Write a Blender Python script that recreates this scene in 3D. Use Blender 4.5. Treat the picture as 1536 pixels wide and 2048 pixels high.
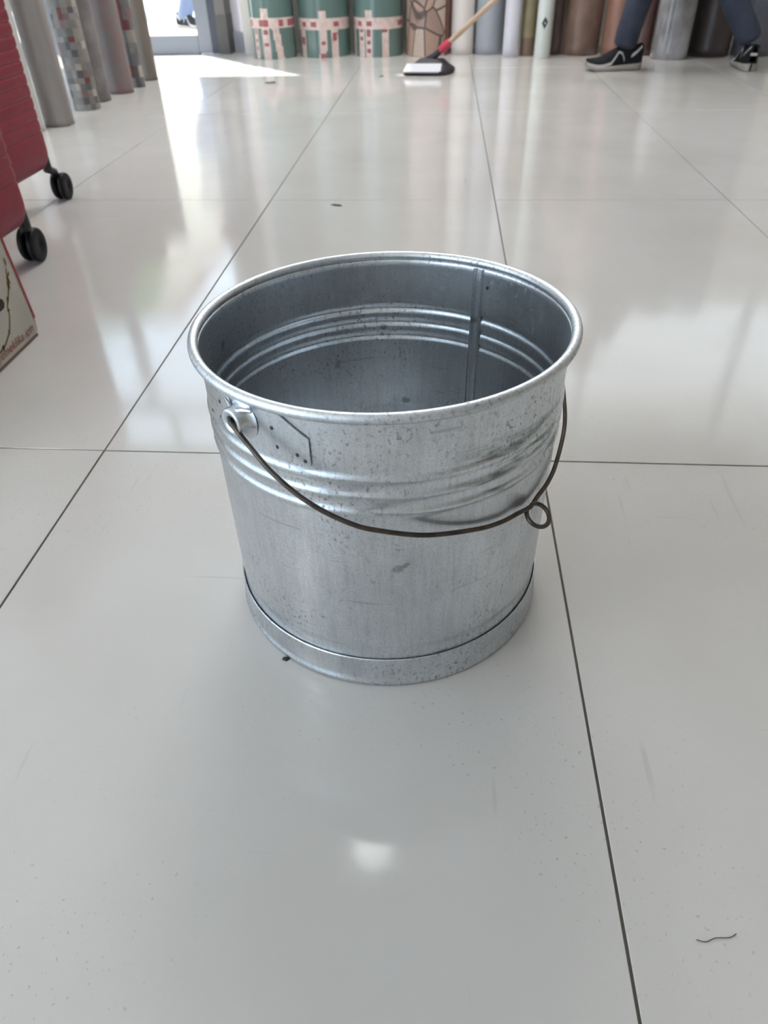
import bpy, bmesh, math, random
from mathutils import Vector, Matrix

for o in list(bpy.data.objects):
    bpy.data.objects.remove(o)
S = bpy.context.scene
COL = S.collection
PI = math.pi

# ------------------------------------------------------------------ camera
F_PX = 1415.333
cam_d = bpy.data.cameras.new('camera')
cam = bpy.data.objects.new('camera', cam_d)
COL.objects.link(cam)
_r = Vector((0.99736785, 0.0698633, -0.01940347))
_u = Vector((-0.02908464, 0.63061043, 0.77555437))
_f = Vector((-0.06641882, 0.77294865, -0.63098251))
m = Matrix.Identity(4)
for i in range(3):
    m[i][0], m[i][1], m[i][2] = _r[i], _u[i], -_f[i]
m[0][3], m[1][3], m[2][3] = 0.45585, -0.78791, 0.54678
cam.matrix_world = m
cam_d.sensor_fit = 'VERTICAL'
cam_d.sensor_height = 36.0
cam_d.lens = F_PX / 2048.0 * 36.0
cam_d.clip_start = 0.02
cam_d.dof.use_dof = True
cam_d.dof.focus_distance = 0.62
cam_d.dof.aperture_fstop = 10.0
S.camera = cam

# ------------------------------------------------------------------ world, sun, exposure
w = bpy.data.worlds.new('sky')
S.world = w
w.use_nodes = True
nt = w.node_tree
bg = nt.nodes['Background']
bg.inputs['Color'].default_value = (0.72, 0.85, 1.0, 1)
bg.inputs['Strength'].default_value = 2.3
sun_d = bpy.data.lights.new('sun', 'SUN')
sun_d.energy = 8.0
sun_d.angle = math.radians(1.0)
sun_d.color = (1.0, 0.95, 0.86)
sun = bpy.data.objects.new('sun', sun_d)
COL.objects.link(sun)
sun.rotation_euler = Vector((0.30, -0.35, -0.85)).to_track_quat('-Z', 'Y').to_euler()
sun.location = (-4, 8, 9)

S.view_settings.view_transform = 'Standard'
S.view_settings.look = 'None'
S.view_settings.gamma = 1.0
S.view_settings.use_curve_mapping = False
S.view_settings.exposure = 1.0


# ------------------------------------------------------------------ helpers
def tag(o, label=None, cat=None, group=None, kind=None):
    if label: o['label'] = label
    if cat: o['category'] = cat
    if group: o['group'] = group
    if kind: o['kind'] = kind
    return o


def empty(name, loc=(0, 0, 0), rz=0.0):
    o = bpy.data.objects.new(name, None)
    COL.objects.link(o)
    o.location = loc
    o.rotation_euler = (0, 0, rz)
    o.empty_display_size = 0.05
    return o


def obj(name, me, mats=None, parent=None, loc=None):
    o = bpy.data.objects.new(name, me)
    COL.objects.link(o)
    if mats is not None and not len(me.materials):
        for mm in (mats if isinstance(mats, (list, tuple)) else [mats]):
            me.materials.append(mm)
    if parent: o.parent = parent
    if loc: o.location = loc
    return o


class MB:
    """collects geometry for ONE mesh"""
    def __init__(s):
        s.v = []; s.f = []; s.mi = []; s.sm = []

    def add(s, vs, fs, mi=0, smooth=False):
        b = len(s.v)
        s.v += [tuple(p) for p in vs]
        for f in fs:
            s.f.append(tuple(b + i for i in f)); s.mi.append(mi); s.sm.append(smooth)
        return s

    def box(s, x0, x1, y0, y1, z0, z1, mi=0):
        vs = [(x0, y0, z0), (x1, y0, z0), (x1, y1, z0), (x0, y1, z0), (x0, y0, z1), (x1, y0, z1), (x1, y1, z1), (x0, y1, z1)]
        return s.add(vs, [(0, 3, 2, 1), (4, 5, 6, 7), (0, 1, 5, 4), (1, 2, 6, 5), (2, 3, 7, 6), (3, 0, 4, 7)], mi)

    def lathe(s, prof, n=96, mi=0, closed=False, a0=0.0, a1=2 * PI, tf=None):
        full = abs(a1 - a0 - 2 * PI) < 1e-6
        m = n if full else n + 1
        vs = []
        for i in range(m):
            a = a0 + (a1 - a0) * i / n
            for (r, z) in prof:
                p = (r * math.cos(a), r * math.sin(a), z)
                vs.append(tf(p) if tf else p)
        k = len(prof); fs = []
        for i in range(n):
            j = (i + 1) % m
            for q in range(k if closed else k - 1):
                q2 = (q + 1) % k
                fs.append((i * k + q, j * k + q, j * k + q2, i * k + q2))
        return s.add(vs, fs, mi, True)

    def tube(s, pts, rad, n=10, mi=0, cap=True, closed=False):
        pts = [Vector(p) for p in pts]
        N = len(pts)
        rads = rad if isinstance(rad, (list, tuple)) else [rad] * N
        tang = []
        for i in range(N):
            a = pts[i - 1] if (i > 0 or closed) else pts[i]
            b = pts[(i + 1) % N] if (i < N - 1 or closed) else pts[i]
            tang.append((b - a).normalized())
        t0 = tang[0]
        up = Vector((0, 0, 1)) if abs(t0.z) < 0.9 else Vector((1, 0, 0))
        nrm = (up - t0 * up.dot(t0)).normalized()
        vs = []
        for i in range(N):
            t = tang[i]
            nrm = (nrm - t * nrm.dot(t)).normalized()
            bi = t.cross(nrm)
            for j in range(n):
                a = 2 * PI * j / n
                vs.append(pts[i] + (nrm * math.cos(a) + bi * math.sin(a)) * rads[i])
        fs = []
        for i in range(N if closed else N - 1):
            i2 = (i + 1) % N
            for j in range(n):
                fs.append((i * n + j, i * n + (j + 1) % n, i2 * n + (j + 1) % n, i2 * n + j))
        s.add(vs, fs, mi, True)
        if cap and not closed:
            s.add(vs[:n], [tuple(reversed(range(n)))], mi)
            s.add(vs[-n:], [tuple(range(n))], mi)
        return s

    def grid(s, fn, nu, nv, mi=0, smooth=True, wrap=False):
        vs = [fn(i / nu, j / nv) for i in range(nu + (0 if wrap else 1)) for j in range(nv + 1)]
        fs = []
        for i in range(nu):
            i2 = (i + 1) % nu if wrap else i + 1
            for j in range(nv):
                fs.append((i * (nv + 1) + j, i2 * (nv + 1) + j, i2 * (nv + 1) + j + 1, i * (nv + 1) + j + 1))
        return s.add(vs, fs, mi, smooth)

    def mesh(s, name):
        me = bpy.data.meshes.new(name)
        me.from_pydata(s.v, [], s.f)
        me.polygons.foreach_set('material_index', s.mi)
        me.polygons.foreach_set('use_smooth', s.sm)
        me.update()
        return me

    def build(s, name, mats, parent=None, loc=None, bevel=0, seg=2, fix=True):
        me = s.mesh(name)
        if bevel or fix:
            bm = bmesh.new(); bm.from_mesh(me)
            if bevel:
                bmesh.ops.remove_doubles(bm, verts=bm.verts, dist=1e-6)
                bmesh.ops.bevel(bm, geom=bm.edges[:], offset=bevel, segments=seg, affect='EDGES', profile=0.5, clamp_overlap=True)
            bmesh.ops.recalc_face_normals(bm, faces=bm.faces)
            bm.to_mesh(me); bm.free()
        return obj(name, me, mats, parent, loc)


# ---- materials
def mat(name, col, rough=0.5, metal=0.0, spec=0.5, coat=0.0, noise=None, bump=None, emit=None):
    """plain principled with optional procedural colour noise (scale, amount, second colour) and bump (scale, strength)"""
    m = bpy.data.materials.new(name)
    m.use_nodes = True
    n = m.node_tree.nodes; l = m.node_tree.links
    b = n['Principled BSDF']
    b.inputs['Roughness'].default_value = rough
    b.inputs['Metallic'].default_value = metal
    b.inputs['Specular IOR Level'].default_value = spec
    b.inputs['Coat Weight'].default_value = coat
    b.inputs['Coat Roughness'].default_value = 0.12
    b.inputs['Base Color'].default_value = (*col, 1)
    tc = n.new('ShaderNodeTexCoord')
    if noise:
        sc, c2 = noise[0], noise[1]
        mp = n.new('ShaderNodeMapping')
        mp.inputs['Scale'].default_value = noise[2] if len(noise) > 2 else (1, 1, 1)
        l.new(tc.outputs['Object'], mp.inputs['Vector'])
        t = n.new('ShaderNodeTexNoise'); t.inputs['Scale'].default_value = sc; t.inputs['Detail'].default_value = 5
        l.new(mp.outputs[0], t.inputs['Vector'])
        r = n.new('ShaderNodeValToRGB')
        r.color_ramp.elements[0].position = 0.35; r.color_ramp.elements[1].position = 0.65
        r.color_ramp.elements[0].color = (*col, 1); r.color_ramp.elements[1].color = (*c2, 1)
        l.new(t.outputs['Fac'], r.inputs[0]); l.new(r.outputs[0], b.inputs['Base Color'])
    if bump:
        t = n.new('ShaderNodeTexNoise'); t.inputs['Scale'].default_value = bump[0]; t.inputs['Detail'].default_value = 3
        l.new(tc.outputs['Object'], t.inputs['Vector'])
        bp = n.new('ShaderNodeBump'); bp.inputs['Strength'].default_value = bump[1]; bp.inputs['Distance'].default_value = 0.002
        l.new(t.outputs['Fac'], bp.inputs['Height']); l.new(bp.outputs[0], b.inputs['Normal'])
    if emit:
        b.inputs['Emission Color'].default_value = (*emit[0], 1); b.inputs['Emission Strength'].default_value = emit[1]
    return m


class NB:
    """tiny node builder"""
    def __init__(s, name):
        s.m = bpy.data.materials.new(name); s.m.use_nodes = True
        s.n = s.m.node_tree.nodes; s.l = s.m.node_tree.links
        s.b = s.n['Principled BSDF']

    def new(s, t, **kw):
        x = s.n.new(t)
        for k, v in kw.items(): setattr(x, k, v)
        return x

    def put(s, sock, v):
        if hasattr(v, 'is_output') or isinstance(v, bpy.types.NodeSocket): s.l.new(v, sock)
        else: sock.default_value = v

    def math(s, op, a, b=0.0, c=None, clamp=False):
        x = s.new('ShaderNodeMath', operation=op, use_clamp=clamp)
        s.put(x.inputs[0], a); s.put(x.inputs[1], b)
        if c is not None: s.put(x.inputs[2], c)
        return x.outputs[0]

    def mix(s, f, a, b):
        x = s.new('ShaderNodeMix', data_type='RGBA')
        s.put(x.inputs[0], f)
        s.put(x.inputs[6], a if not isinstance(a, tuple) else (*a, 1)); s.put(x.inputs[7], b if not isinstance(b, tuple) else (*b, 1))
        return x.outputs[2]

    def noise(s, vec, scale, detail=4, rough=0.5, sc=(1, 1, 1), loc=(0, 0, 0)):
        mp = s.new('ShaderNodeMapping'); mp.inputs['Scale'].default_value = sc; mp.inputs['Location'].default_value = loc
        s.l.new(vec, mp.inputs['Vector'])
        t = s.new('ShaderNodeTexNoise'); t.inputs['Scale'].default_value = scale
        t.inputs['Detail'].default_value = detail; t.inputs['Roughness'].default_value = rough
        s.l.new(mp.outputs[0], t.inputs['Vector'])
        return t.outputs['Fac']

    def ramp(s, v, lo, hi):
        x = s.new('ShaderNodeMapRange'); x.clamp = True
        s.put(x.inputs[0], v); x.inputs[1].default_value = lo; x.inputs[2].default_value = hi
        return x.outputs[0]


def tile_material():
    k = NB('polished porcelain')
    pos = k.new('ShaderNodeNewGeometry').outputs['Position']
    cloud = k.noise(pos, 1.7, 4, 0.55)
    cloud2 = k.noise(pos, 6.0, 5, 0.6, loc=(3, 1, 0))
    c = k.mix(k.ramp(cloud, 0.35, 0.68), (0.575, 0.555, 0.535), (0.51, 0.485, 0.46))
    c = k.mix(k.math('MULTIPLY', k.ramp(cloud2, 0.5, 0.75), 0.35), c, (0.56, 0.555, 0.55))
    # fine scuffs: long thin dirty lines in two directions and clustered pits
    s1 = k.ramp(k.noise(pos, 5.0, 2, 0.5, sc=(14, 1.1, 1), loc=(0.3, 2, 0)), 0.69, 0.74)
    s2 = k.ramp(k.noise(pos, 4.0, 2, 0.5, sc=(1.2, 17, 1), loc=(7.3, 5, 0)), 0.70, 0.745)
    reg = k.ramp(k.noise(pos, 2.3, 2), 0.45, 0.6)
    pits = k.math('MULTIPLY', k.ramp(k.noise(pos, 230.0, 2, 0.5), 0.66, 0.73), k.ramp(k.noise(pos, 3.1, 3, loc=(5, 5, 0)), 0.46, 0.6))
    dirt = k.math('MULTIPLY', k.math('MAXIMUM', s1, s2), k.math('MULTIPLY', reg, 0.17))
    dirt = k.math('MAXIMUM', dirt, k.math('MULTIPLY', pits, 0.5))
    c = k.mix(dirt, c, (0.16, 0.15, 0.14))
    k.l.new(c, k.b.inputs['Base Color'])
    rn = k.noise(pos, 9.0, 4, 0.6)
    k.l.new(k.math('ADD', k.math('MULTIPLY', k.ramp(rn, 0.35, 0.75), 0.07), k.math('ADD', 0.075, k.math('MULTIPLY', dirt, 0.5))), k.b.inputs['Roughness'])
    k.b.inputs['Specular IOR Level'].default_value = 0.5
    bp = k.new('ShaderNodeBump'); bp.inputs['Strength'].default_value = 0.05; bp.inputs['Distance'].default_value = 0.002
    k.l.new(k.noise(pos, 7.0, 1), bp.inputs['Height']); k.l.new(bp.outputs[0], k.b.inputs['Normal'])
    return k.m


def zinc_material(name, rough=0.36, wear=1.0):
    k = NB(name)
    tc = k.new('ShaderNodeTexCoord').outputs['Object']
    sp = k.new('ShaderNodeSeparateXYZ'); k.l.new(tc, sp.inputs[0])
    grain = k.noise(tc, 60.0, 4, 0.6, sc=(4.0, 4.0, 0.35))
    blot = k.noise(tc, 14.0, 5, 0.6)
    fine = k.noise(tc, 320.0, 3, 0.6, sc=(1, 1, 0.7))
    c = k.mix(k.ramp(blot, 0.35, 0.68), (0.74, 0.78, 0.825), (0.62, 0.655, 0.695))
    c = k.mix(k.math('MULTIPLY', k.ramp(grain, 0.45, 0.72), 0.35), c, (0.40, 0.41, 0.42))
    # dark oxide specks and smears in patches
    patch = k.ramp(k.noise(tc, 9.0, 4, 0.65, loc=(2, 0, 1)), 0.43, 0.59)
    speck = k.math('MULTIPLY', k.ramp(fine, 0.56, 0.66), patch)
    c = k.mix(k.math('MULTIPLY', speck, 0.7 * wear), c, (0.20, 0.20, 0.19))
    spot = k.ramp(k.noise(tc, 42.0, 3, 0.5, loc=(1, 4, 0)), 0.70, 0.745)
    c = k.mix(k.math('MULTIPLY', spot, 0.6 * wear), c, (0.17, 0.175, 0.17))
    c = k.mix(k.math('MULTIPLY', k.ramp(k.noise(tc, 620.0, 2, 0.6), 0.42, 0.62), 0.22 * wear), c, (0.25, 0.255, 0.25))
    # thin circumferential scratches
    scr = k.ramp(k.noise(tc, 9.0, 2, 0.5, sc=(1.3, 1.3, 22), loc=(0, 0, 3)), 0.68, 0.72)
    c = k.mix(k.math('MULTIPLY', scr, 0.35 * wear), c, (0.27, 0.28, 0.28))
    # green paint rubbed on the ribs
    gz = k.math('MULTIPLY', k.ramp(sp.outputs[2], 0.19, 0.205), k.ramp(sp.outputs[2], 0.262, 0.245))
    gx = k.math('MULTIPLY', k.ramp(sp.outputs[0], 0.055, 0.09), k.ramp(sp.outputs[1], 0.0, -0.05))
    gs = k.ramp(k.noise(tc, 13.0, 3, 0.6, sc=(1, 1, 7), loc=(4, 2, 9)), 0.52, 0.62)
    c = k.mix(k.math('MULTIPLY', k.math('MULTIPLY', gz, gx), k.math('MULTIPLY', gs, 0.8 * wear)), c, (0.07, 0.13, 0.10))
    k.l.new(c, k.b.inputs['Base Color'])
    k.b.inputs['Metallic'].default_value = 1.0
    r = k.math('ADD', k.math('MULTIPLY', k.ramp(blot, 0.3, 0.7), 0.10), rough - 0.04)
    r = k.math('ADD', r, k.math('MULTIPLY', speck, 0.25))
    k.l.new(r, k.b.inputs['Roughness'])
    bp = k.new('ShaderNodeBump'); bp.inputs['Strength'].default_value = 0.12; bp.inputs['Distance'].default_value = 0.0006
    k.l.new(k.math('ADD', k.math('MULTIPLY', grain, 0.5), k.math('MULTIPLY', blot, 1.5)), bp.inputs['Height'])
    k.l.new(bp.outputs[0], k.b.inputs['Normal'])
    return k.m


def glass_material(name, tint=(0.94, 0.97, 0.98)):
    k = NB(name)
    n, l = k.n, k.l
    out = n['Material Output']
    tr = n.new('ShaderNodeBsdfTransparent'); tr.inputs[0].default_value = (*tint, 1)
    gl = n.new('ShaderNodeBsdfGlossy'); gl.inputs['Roughness'].default_value = 0.02
    fr = n.new('ShaderNodeFresnel'); fr.inputs['IOR'].default_value = 1.25
    mx = n.new('ShaderNodeMixShader')
    bf = n.new('ShaderNodeNewGeometry')
    front = k.math('SUBTRACT', 1.0, bf.outputs['Backfacing'])
    l.new(k.math('MULTIPLY', fr.outputs[0], front), mx.inputs[0]); l.new(tr.outputs[0], mx.inputs[1]); l.new(gl.outputs[0], mx.inputs[2])
    l.new(mx.outputs[0], out.inputs['Surface'])
    return k.m


M = {}
M['tile'] = tile_material()
M['grout'] = mat('dark grout', (0.10, 0.085, 0.07), 0.9)
M['wall'] = mat('off white plaster', (0.76, 0.73, 0.68), 0.85, noise=(2.0, (0.72, 0.69, 0.64)))
M['tan_wall'] = mat('tan painted wall', (0.42, 0.345, 0.27), 0.85, noise=(2.0, (0.38, 0.31, 0.245)))
M['ceiling'] = mat('white ceiling paint', (0.84, 0.84, 0.83), 0.9)
M['zinc'] = zinc_material('galvanised sheet', 0.32)
M['zinc_rim'] = zinc_material('galvanised rim', 0.44, 0.8)
M['wire'] = mat('brown steel wire', (0.115, 0.095, 0.08), 0.36, 0.85, noise=(90, (0.07, 0.058, 0.05)))
M['alu'] = mat('grey aluminium', (0.22, 0.23, 0.26), 0.4, 0.2)
M['gasket'] = mat('dark gasket', (0.055, 0.06, 0.085), 0.5)
M['jamb'] = mat('brown grey post', (0.16, 0.15, 0.145), 0.6)
M['plinth'] = mat('dark brown post foot', (0.10, 0.095, 0.092), 0.6)
M['sheet_white'] = mat('pale bluish panel', (0.62, 0.64, 0.74), 0.35)
M['glass'] = glass_material('clear pane')
def frosted():
    k = NB('frosted pane')
    tl = k.n.new('ShaderNodeBsdfTranslucent'); tl.inputs[0].default_value = (0.62, 0.62, 0.66, 1)
    df = k.n.new('ShaderNodeBsdfDiffuse'); df.inputs[0].default_value = (0.5, 0.5, 0.54, 1)
    mx = k.n.new('ShaderNodeMixShader'); mx.inputs[0].default_value = 0.35
    k.l.new(tl.outputs[0], mx.inputs[1]); k.l.new(df.outputs[0], mx.inputs[2])
    k.l.new(mx.outputs[0], k.n['Material Output'].inputs['Surface'])
    return k.m


M['frost'] = frosted()
M['black'] = mat('black plastic', (0.018, 0.019, 0.022), 0.42)
M['paving'] = mat('pale paving', (0.52, 0.50, 0.47), 0.9, noise=(3, (0.45, 0.44, 0.42)))

# ------------------------------------------------------------------ the setting
X0, X1, Y0, Y1, ZC = -4.6, 4.2, -3.6, 4.42, 3.1
XF = -2.42          # left end of the glazed front
fl = tag(MB().box(X0 - 0.1, X1, Y0, Y1 + 0.1, -0.06, -0.0016).build('floor', M['grout']), kind='structure')
# each tile a beveled slab, 0.6 x 1.2 m, joint 2.4 mm
j = 0.0012
bm = bmesh.new()
bmesh.ops.create_cube(bm, size=1.0)
for v in bm.verts:
    v.co.x *= 0.6 - 2 * j; v.co.y *= 1.2 - 2 * j; v.co.z = -0.0012 if v.co.z < 0 else 0.0
top_edges = [e for e in bm.edges if all(v.co.z > -0.0005 for v in e.verts)]
bmesh.ops.bevel(bm, geom=top_edges, offset=0.0005, segments=1, affect='EDGES')
tile_me = bpy.data.meshes.new('tile'); bm.to_mesh(tile_me); bm.free()
tile_me.materials.append(M['tile'])
random.seed(3)
for ix in range(-8, 7):
    for iy in range(-3, 4):
        x, y = ix * 0.6 + 0.3, iy * 1.2 + 0.6
        if x > X1 or x < X0 - 0.1 or y + 0.6 > Y1 + 0.5: continue
        t = obj('tile', tile_me, None, fl, (x, y, 0))
        t.rotation_euler = (random.uniform(-1, 1) * 0.0006, random.uniform(-1, 1) * 0.0006, 0)

tag(MB().box(X0, X1, Y0, Y1 + 0.2, ZC, ZC + 0.1).build('ceiling', M['ceiling']), kind='structure')
bz0, bz1, bx1 = 1.62, 2.92, 4.0
wb_ = MB().box(-0.70, X1, Y1, Y1 + 0.2, 0, bz0).box(-0.70, X1, Y1, Y1 + 0.2, bz1, ZC).box(bx1, X1, Y1, Y1 + 0.2, bz0, bz1)
tag(wb_.build('wall_back', M['wall']), kind='structure')
tag(MB().box(X1, X1 + 0.1, Y0, Y1 + 0.2, 0, ZC).build('wall_right', M['tan_wall']), kind='structure')
rz0, rz1, rx0, rx1 = 0.12, 2.85, -4.4, -1.3
wr = MB().box(X0, X1, Y0 - 0.1, Y0, 0, rz0).box(X0, X1, Y0 - 0.1, Y0, rz1, ZC).box(X0, rx0, Y0 - 0.1, Y0, rz0, rz1).box(rx1, X1, Y0 - 0.1, Y0, rz0, rz1)
tag(wr.build('wall_rear', M['wall']), kind='structure')
tag(MB().box(X0, XF, Y1, Y1 + 0.2, 0, ZC).build('wall_back_left', M['tan_wall']), kind='structure')
# left wall with a wide window opening behind the camera
wl = MB()
wy0, wy1, wz0, wz1 = -3.4, 0.4, 0.12, 2.85
vy0, vy1, vz0, vz1 = 2.1, 3.7, 0.85, 2.75
wl.box(X0 - 0.1, X0, Y0, wy0, 0, ZC).box(X0 - 0.1, X0, wy1, vy0, 0, ZC).box(X0 - 0.1, X0, vy1, Y1 + 0.2, 0, ZC)
wl.box(X0 - 0.1, X0, vy0, vy1, 0, vz0).box(X0 - 0.1, X0, vy0, vy1, vz1, ZC)
wl.box(X0 - 0.1, X0, wy0, wy1, 0, wz0).box(X0 - 0.1, X0, wy0, wy1, wz1, ZC)
tag(wl.build('wall_left', M['wall']), kind='structure')


def framed_window(name, axis, c, a0, a1, z0, z1, nm, fw=0.05, fd=0.05):
    """a window in the plane axis = c, with frame, mullions and one pane per light"""
    def B(mb, p0, p1, d0, d1, q0, q1):
        if axis == 'x': mb.box(d0, d1, p0, p1, q0, q1)
        else: mb.box(p0, p1, d0, d1, q0, q1)
        return mb
    mb = MB()
    d0, d1 = c - fd / 2, c + fd / 2
    B(mb, a0, a0 + fw, d0, d1, z0, z1); B(mb, a1 - fw, a1, d0, d1, z0, z1)
    B(mb, a0 + fw, a1 - fw, d0, d1, z0, z0 + fw); B(mb, a0 + fw, a1 - fw, d0, d1, z1 - fw, z1)
    root = tag(mb.build(name, M['alu']), kind='structure')
    step = (a1 - a0 - fw) / nm
    for i in range(nm):
        if i: B(MB(), a0 + i * step, a0 + i * step + fw, d0 + 0.001, d1 - 0.001, z0 + fw, z1 - fw).build('mullion', M['alu'], root)
        B(MB(), a0 + i * step + fw, a0 + (i + 1) * step, c - 0.003, c + 0.003, z0 + fw, z1 - fw).build('pane', M['glass'], root)
    return root


framed_window('window_6', 'y', Y0 - 0.05, rx0, rx1, rz0, rz1, 3)
framed_window('window_5', 'x', X0 - 0.05, vy0, vy1, vz0, vz1, 2)
framed_window('window_1', 'x', X0 - 0.05, wy0, wy1, wz0, wz1, 3)
tag(MB().box(-0.70, X1 + 0.1, Y1 + 0.21, Y1 + 0.95, 2.96, 3.06).build('added_sun_eave', M['wall']), kind='structure')  # eave slab added out of view to keep direct sun off the back windows
framed_window('window_4', 'y', Y1 + 0.1, -0.70, bx1, bz0, bz1, 4)
# glazed front at the back left: big lights, the door leaf, a post and a narrow sidelight
YF = 4.46
framed_window('window_2', 'y', YF, XF, -1.98, 0.0, 2.62, 1, 0.06)
framed_window('window_3', 'y', YF, XF, -0.72, 2.62, ZC, 3, 0.06)
d = empty('door_1', (-1.97, YF - 0.12, 0)); tag(d, kind='structure')
DW = 1.0
MB().box(0, 0.085, -0.025, 0.025, 0.006, 2.6).build('stile', M['alu'], d, bevel=0.004)
MB().box(DW - 0.085, DW, -0.025, 0.025, 0.006, 2.6).build('stile', M['alu'], d, bevel=0.004)
MB().box(0.085, DW - 0.085, -0.022, 0.022, 0.0, 0.10).build('rail', M['alu'], d, bevel=0.004)
MB().box(0.085, DW - 0.085, -0.022, 0.022, 2.52, 2.6).build('rail', M['alu'], d, bevel=0.004)
MB().box(0.085, DW - 0.085, -0.004, 0.004, 0.10, 2.52).build('pane', M['glass'], d)
MB().box(DW, DW + 0.045, -0.03, 0.04, 0.004, 2.6).build('edge_seal', M['gasket'], d)
MB().tube([(DW - 0.045, -0.026, 0.95), (DW - 0.045, -0.07, 0.95), (DW - 0.045, -0.07, 1.25), (DW - 0.045, -0.026, 1.25)], 0.011).build('handle', M['gasket'], d)
p = tag(MB().box(-0.925, -0.865, YF - 0.15, YF + 0.06, 0.2, 2.62).build('trim_1', M['jamb']), kind='structure')
MB().box(-0.928, -0.862, YF - 0.153, YF + 0.063, 0.0, 0.2).build('foot', M['plinth'], p)
p = tag(MB().box(-0.865, -0.765, YF - 0.02, YF + 0.02, 0.0, 0.10).build('trim_2', M['sheet_white']), kind='structure')
MB().box(-0.865, -0.765, YF - 0.003, YF + 0.003, 0.10, 2.62).build('pane', M['frost'], p)
tag(MB().box(-0.765, -0.70, YF - 0.16, YF + 0.16, 0.0, 2.62).build('trim_3', M['wall']), kind='structure')

# ------------------------------------------------------------------ outdoors
tag(MB().box(-30, 30, 4.63, 40, -0.2, -0.06).build('ground', M['paving']), kind='structure')
tag(MB().box(-30, X0 - 0.11, -30, 4.62, -0.2, -0.06).build('ground_side', M['paving']), kind='structure')
tag(MB().box(X0 - 0.11, 30, -30, Y0 - 0.11, -0.2, -0.06).build('ground_front', M['paving']), kind='structure')


# ------------------------------------------------------------------ the bucket
BX, BY = 0.411, -0.220
bucket = empty('bucket', (BX, BY, 0))
tag(bucket, 'large galvanised metal bucket with wire handle standing on the tile floor', 'bucket')
SX, SY = 0.0142, -0.0063       # the rim is a little out of level
HB = 0.2905


def warp(p):
    k = max(0.0, (p[2] - 0.15) / 0.14)
    return (p[0], p[1], p[2] + k * (SX * p[0] + SY * p[1]))


def bead(z, c, h=0.0018, wd=0.0050):
    t = (z - c) / wd
    return h * (0.5 + 0.5 * math.cos(PI * t)) if abs(t) < 1 else 0.0


def body_r(z):
    r = 0.1538 + 0.0027 * min(1.0, max(0.0, (z - 0.03) / 0.25))
    if 0.036 < z < 0.054: r -= 0.0012 * math.sin(PI * (z - 0.036) / 0.018)
    if z > 0.2855: r += 0.0009 * ((z - 0.2855) / 0.005) ** 2
    for c in (0.239, 0.2235, 0.208): r += bead(z, c)
    return r


zs = [0.010 + i * (HB - 0.010) / 150 for i in range(151)]
TH = 0.0008
prof = [(body_r(z), z) for z in zs] + [(body_r(z) - TH, z) for z in reversed(zs)]
MB().lathe(prof, 192, closed=True, tf=warp).build('body', M['zinc'], bucket)
# bottom disc, recessed a little
MB().lathe([(0.0005, 0.014), (0.10, 0.014), (0.147, 0.012), (0.1515, 0.0135), (0.1515, 0.011), (0.147, 0.0095), (0.10, 0.0115), (0.0005, 0.0115)], 96, closed=True).build('bottom', M['zinc'], bucket)
# base band
bp_ = [(0.1515, 0.0008), (0.1550, 0.0), (0.1572, 0.0012), (0.1580, 0.004), (0.1576, 0.0065), (0.1564, 0.009), (0.1562, 0.012),
       (0.1560, 0.033), (0.1563, 0.0352), (0.1560, 0.0364), (0.1552, 0.0367), (0.1545, 0.035), (0.1545, 0.008), (0.1515, 0.004)]
MB().lathe(bp_, 192, closed=True).build('base_band', M['zinc'], bucket)
# rolled rim
RR, RT = 0.1603, 0.0043
rim = [(RR + RT * math.cos(2 * PI * i / 20), HB + 0.003 + RT * math.sin(2 * PI * i / 20)) for i in range(20)]
MB().lathe(rim, 192, closed=True, tf=warp).build('rim', M['zinc_rim'], bucket)


def on_shell(az, z, off):
    r = body_r(z) + off
    return warp((r * math.cos(az), r * math.sin(az), z))


# folded lap seam, inside and out
for sgn, nm in ((-1, 'seam'), (1, 'seam')):
    a0, a1 = math.radians(54.6), math.radians(59.2)
    base = -TH if sgn < 0 else 0.0
    sm = MB()
    def fn(u, v, base=base, sgn=sgn):
        az = a0 + (a1 - a0) * u; z = 0.016 + (HB - 0.016 - 0.0005) * v
        e = min(1.0, 6 * min(u, 1 - u) + 0.0)
        dip = -0.0017 if 0.62 < u < 0.72 else 0
        rr = 0.1538 + 0.0027 * max(0.0, (z - 0.03) / 0.25) + base + sgn * (0.0002 + (0.0021 * e + dip))
        if sgn > 0: rr += 0.0002
        if z > 0.2855: rr += 0.0009 * ((z - 0.2855) / 0.005) ** 2
        return warp((rr * math.cos(az), rr * math.sin(az), z))
    sm.grid(fn, 22, 40)
    sm.build(nm, M['zinc'], bucket, fix=False)

# handle ears: riveted plate with a pressed boss, on opposite sides
AZ = math.radians(-128.0)


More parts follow.
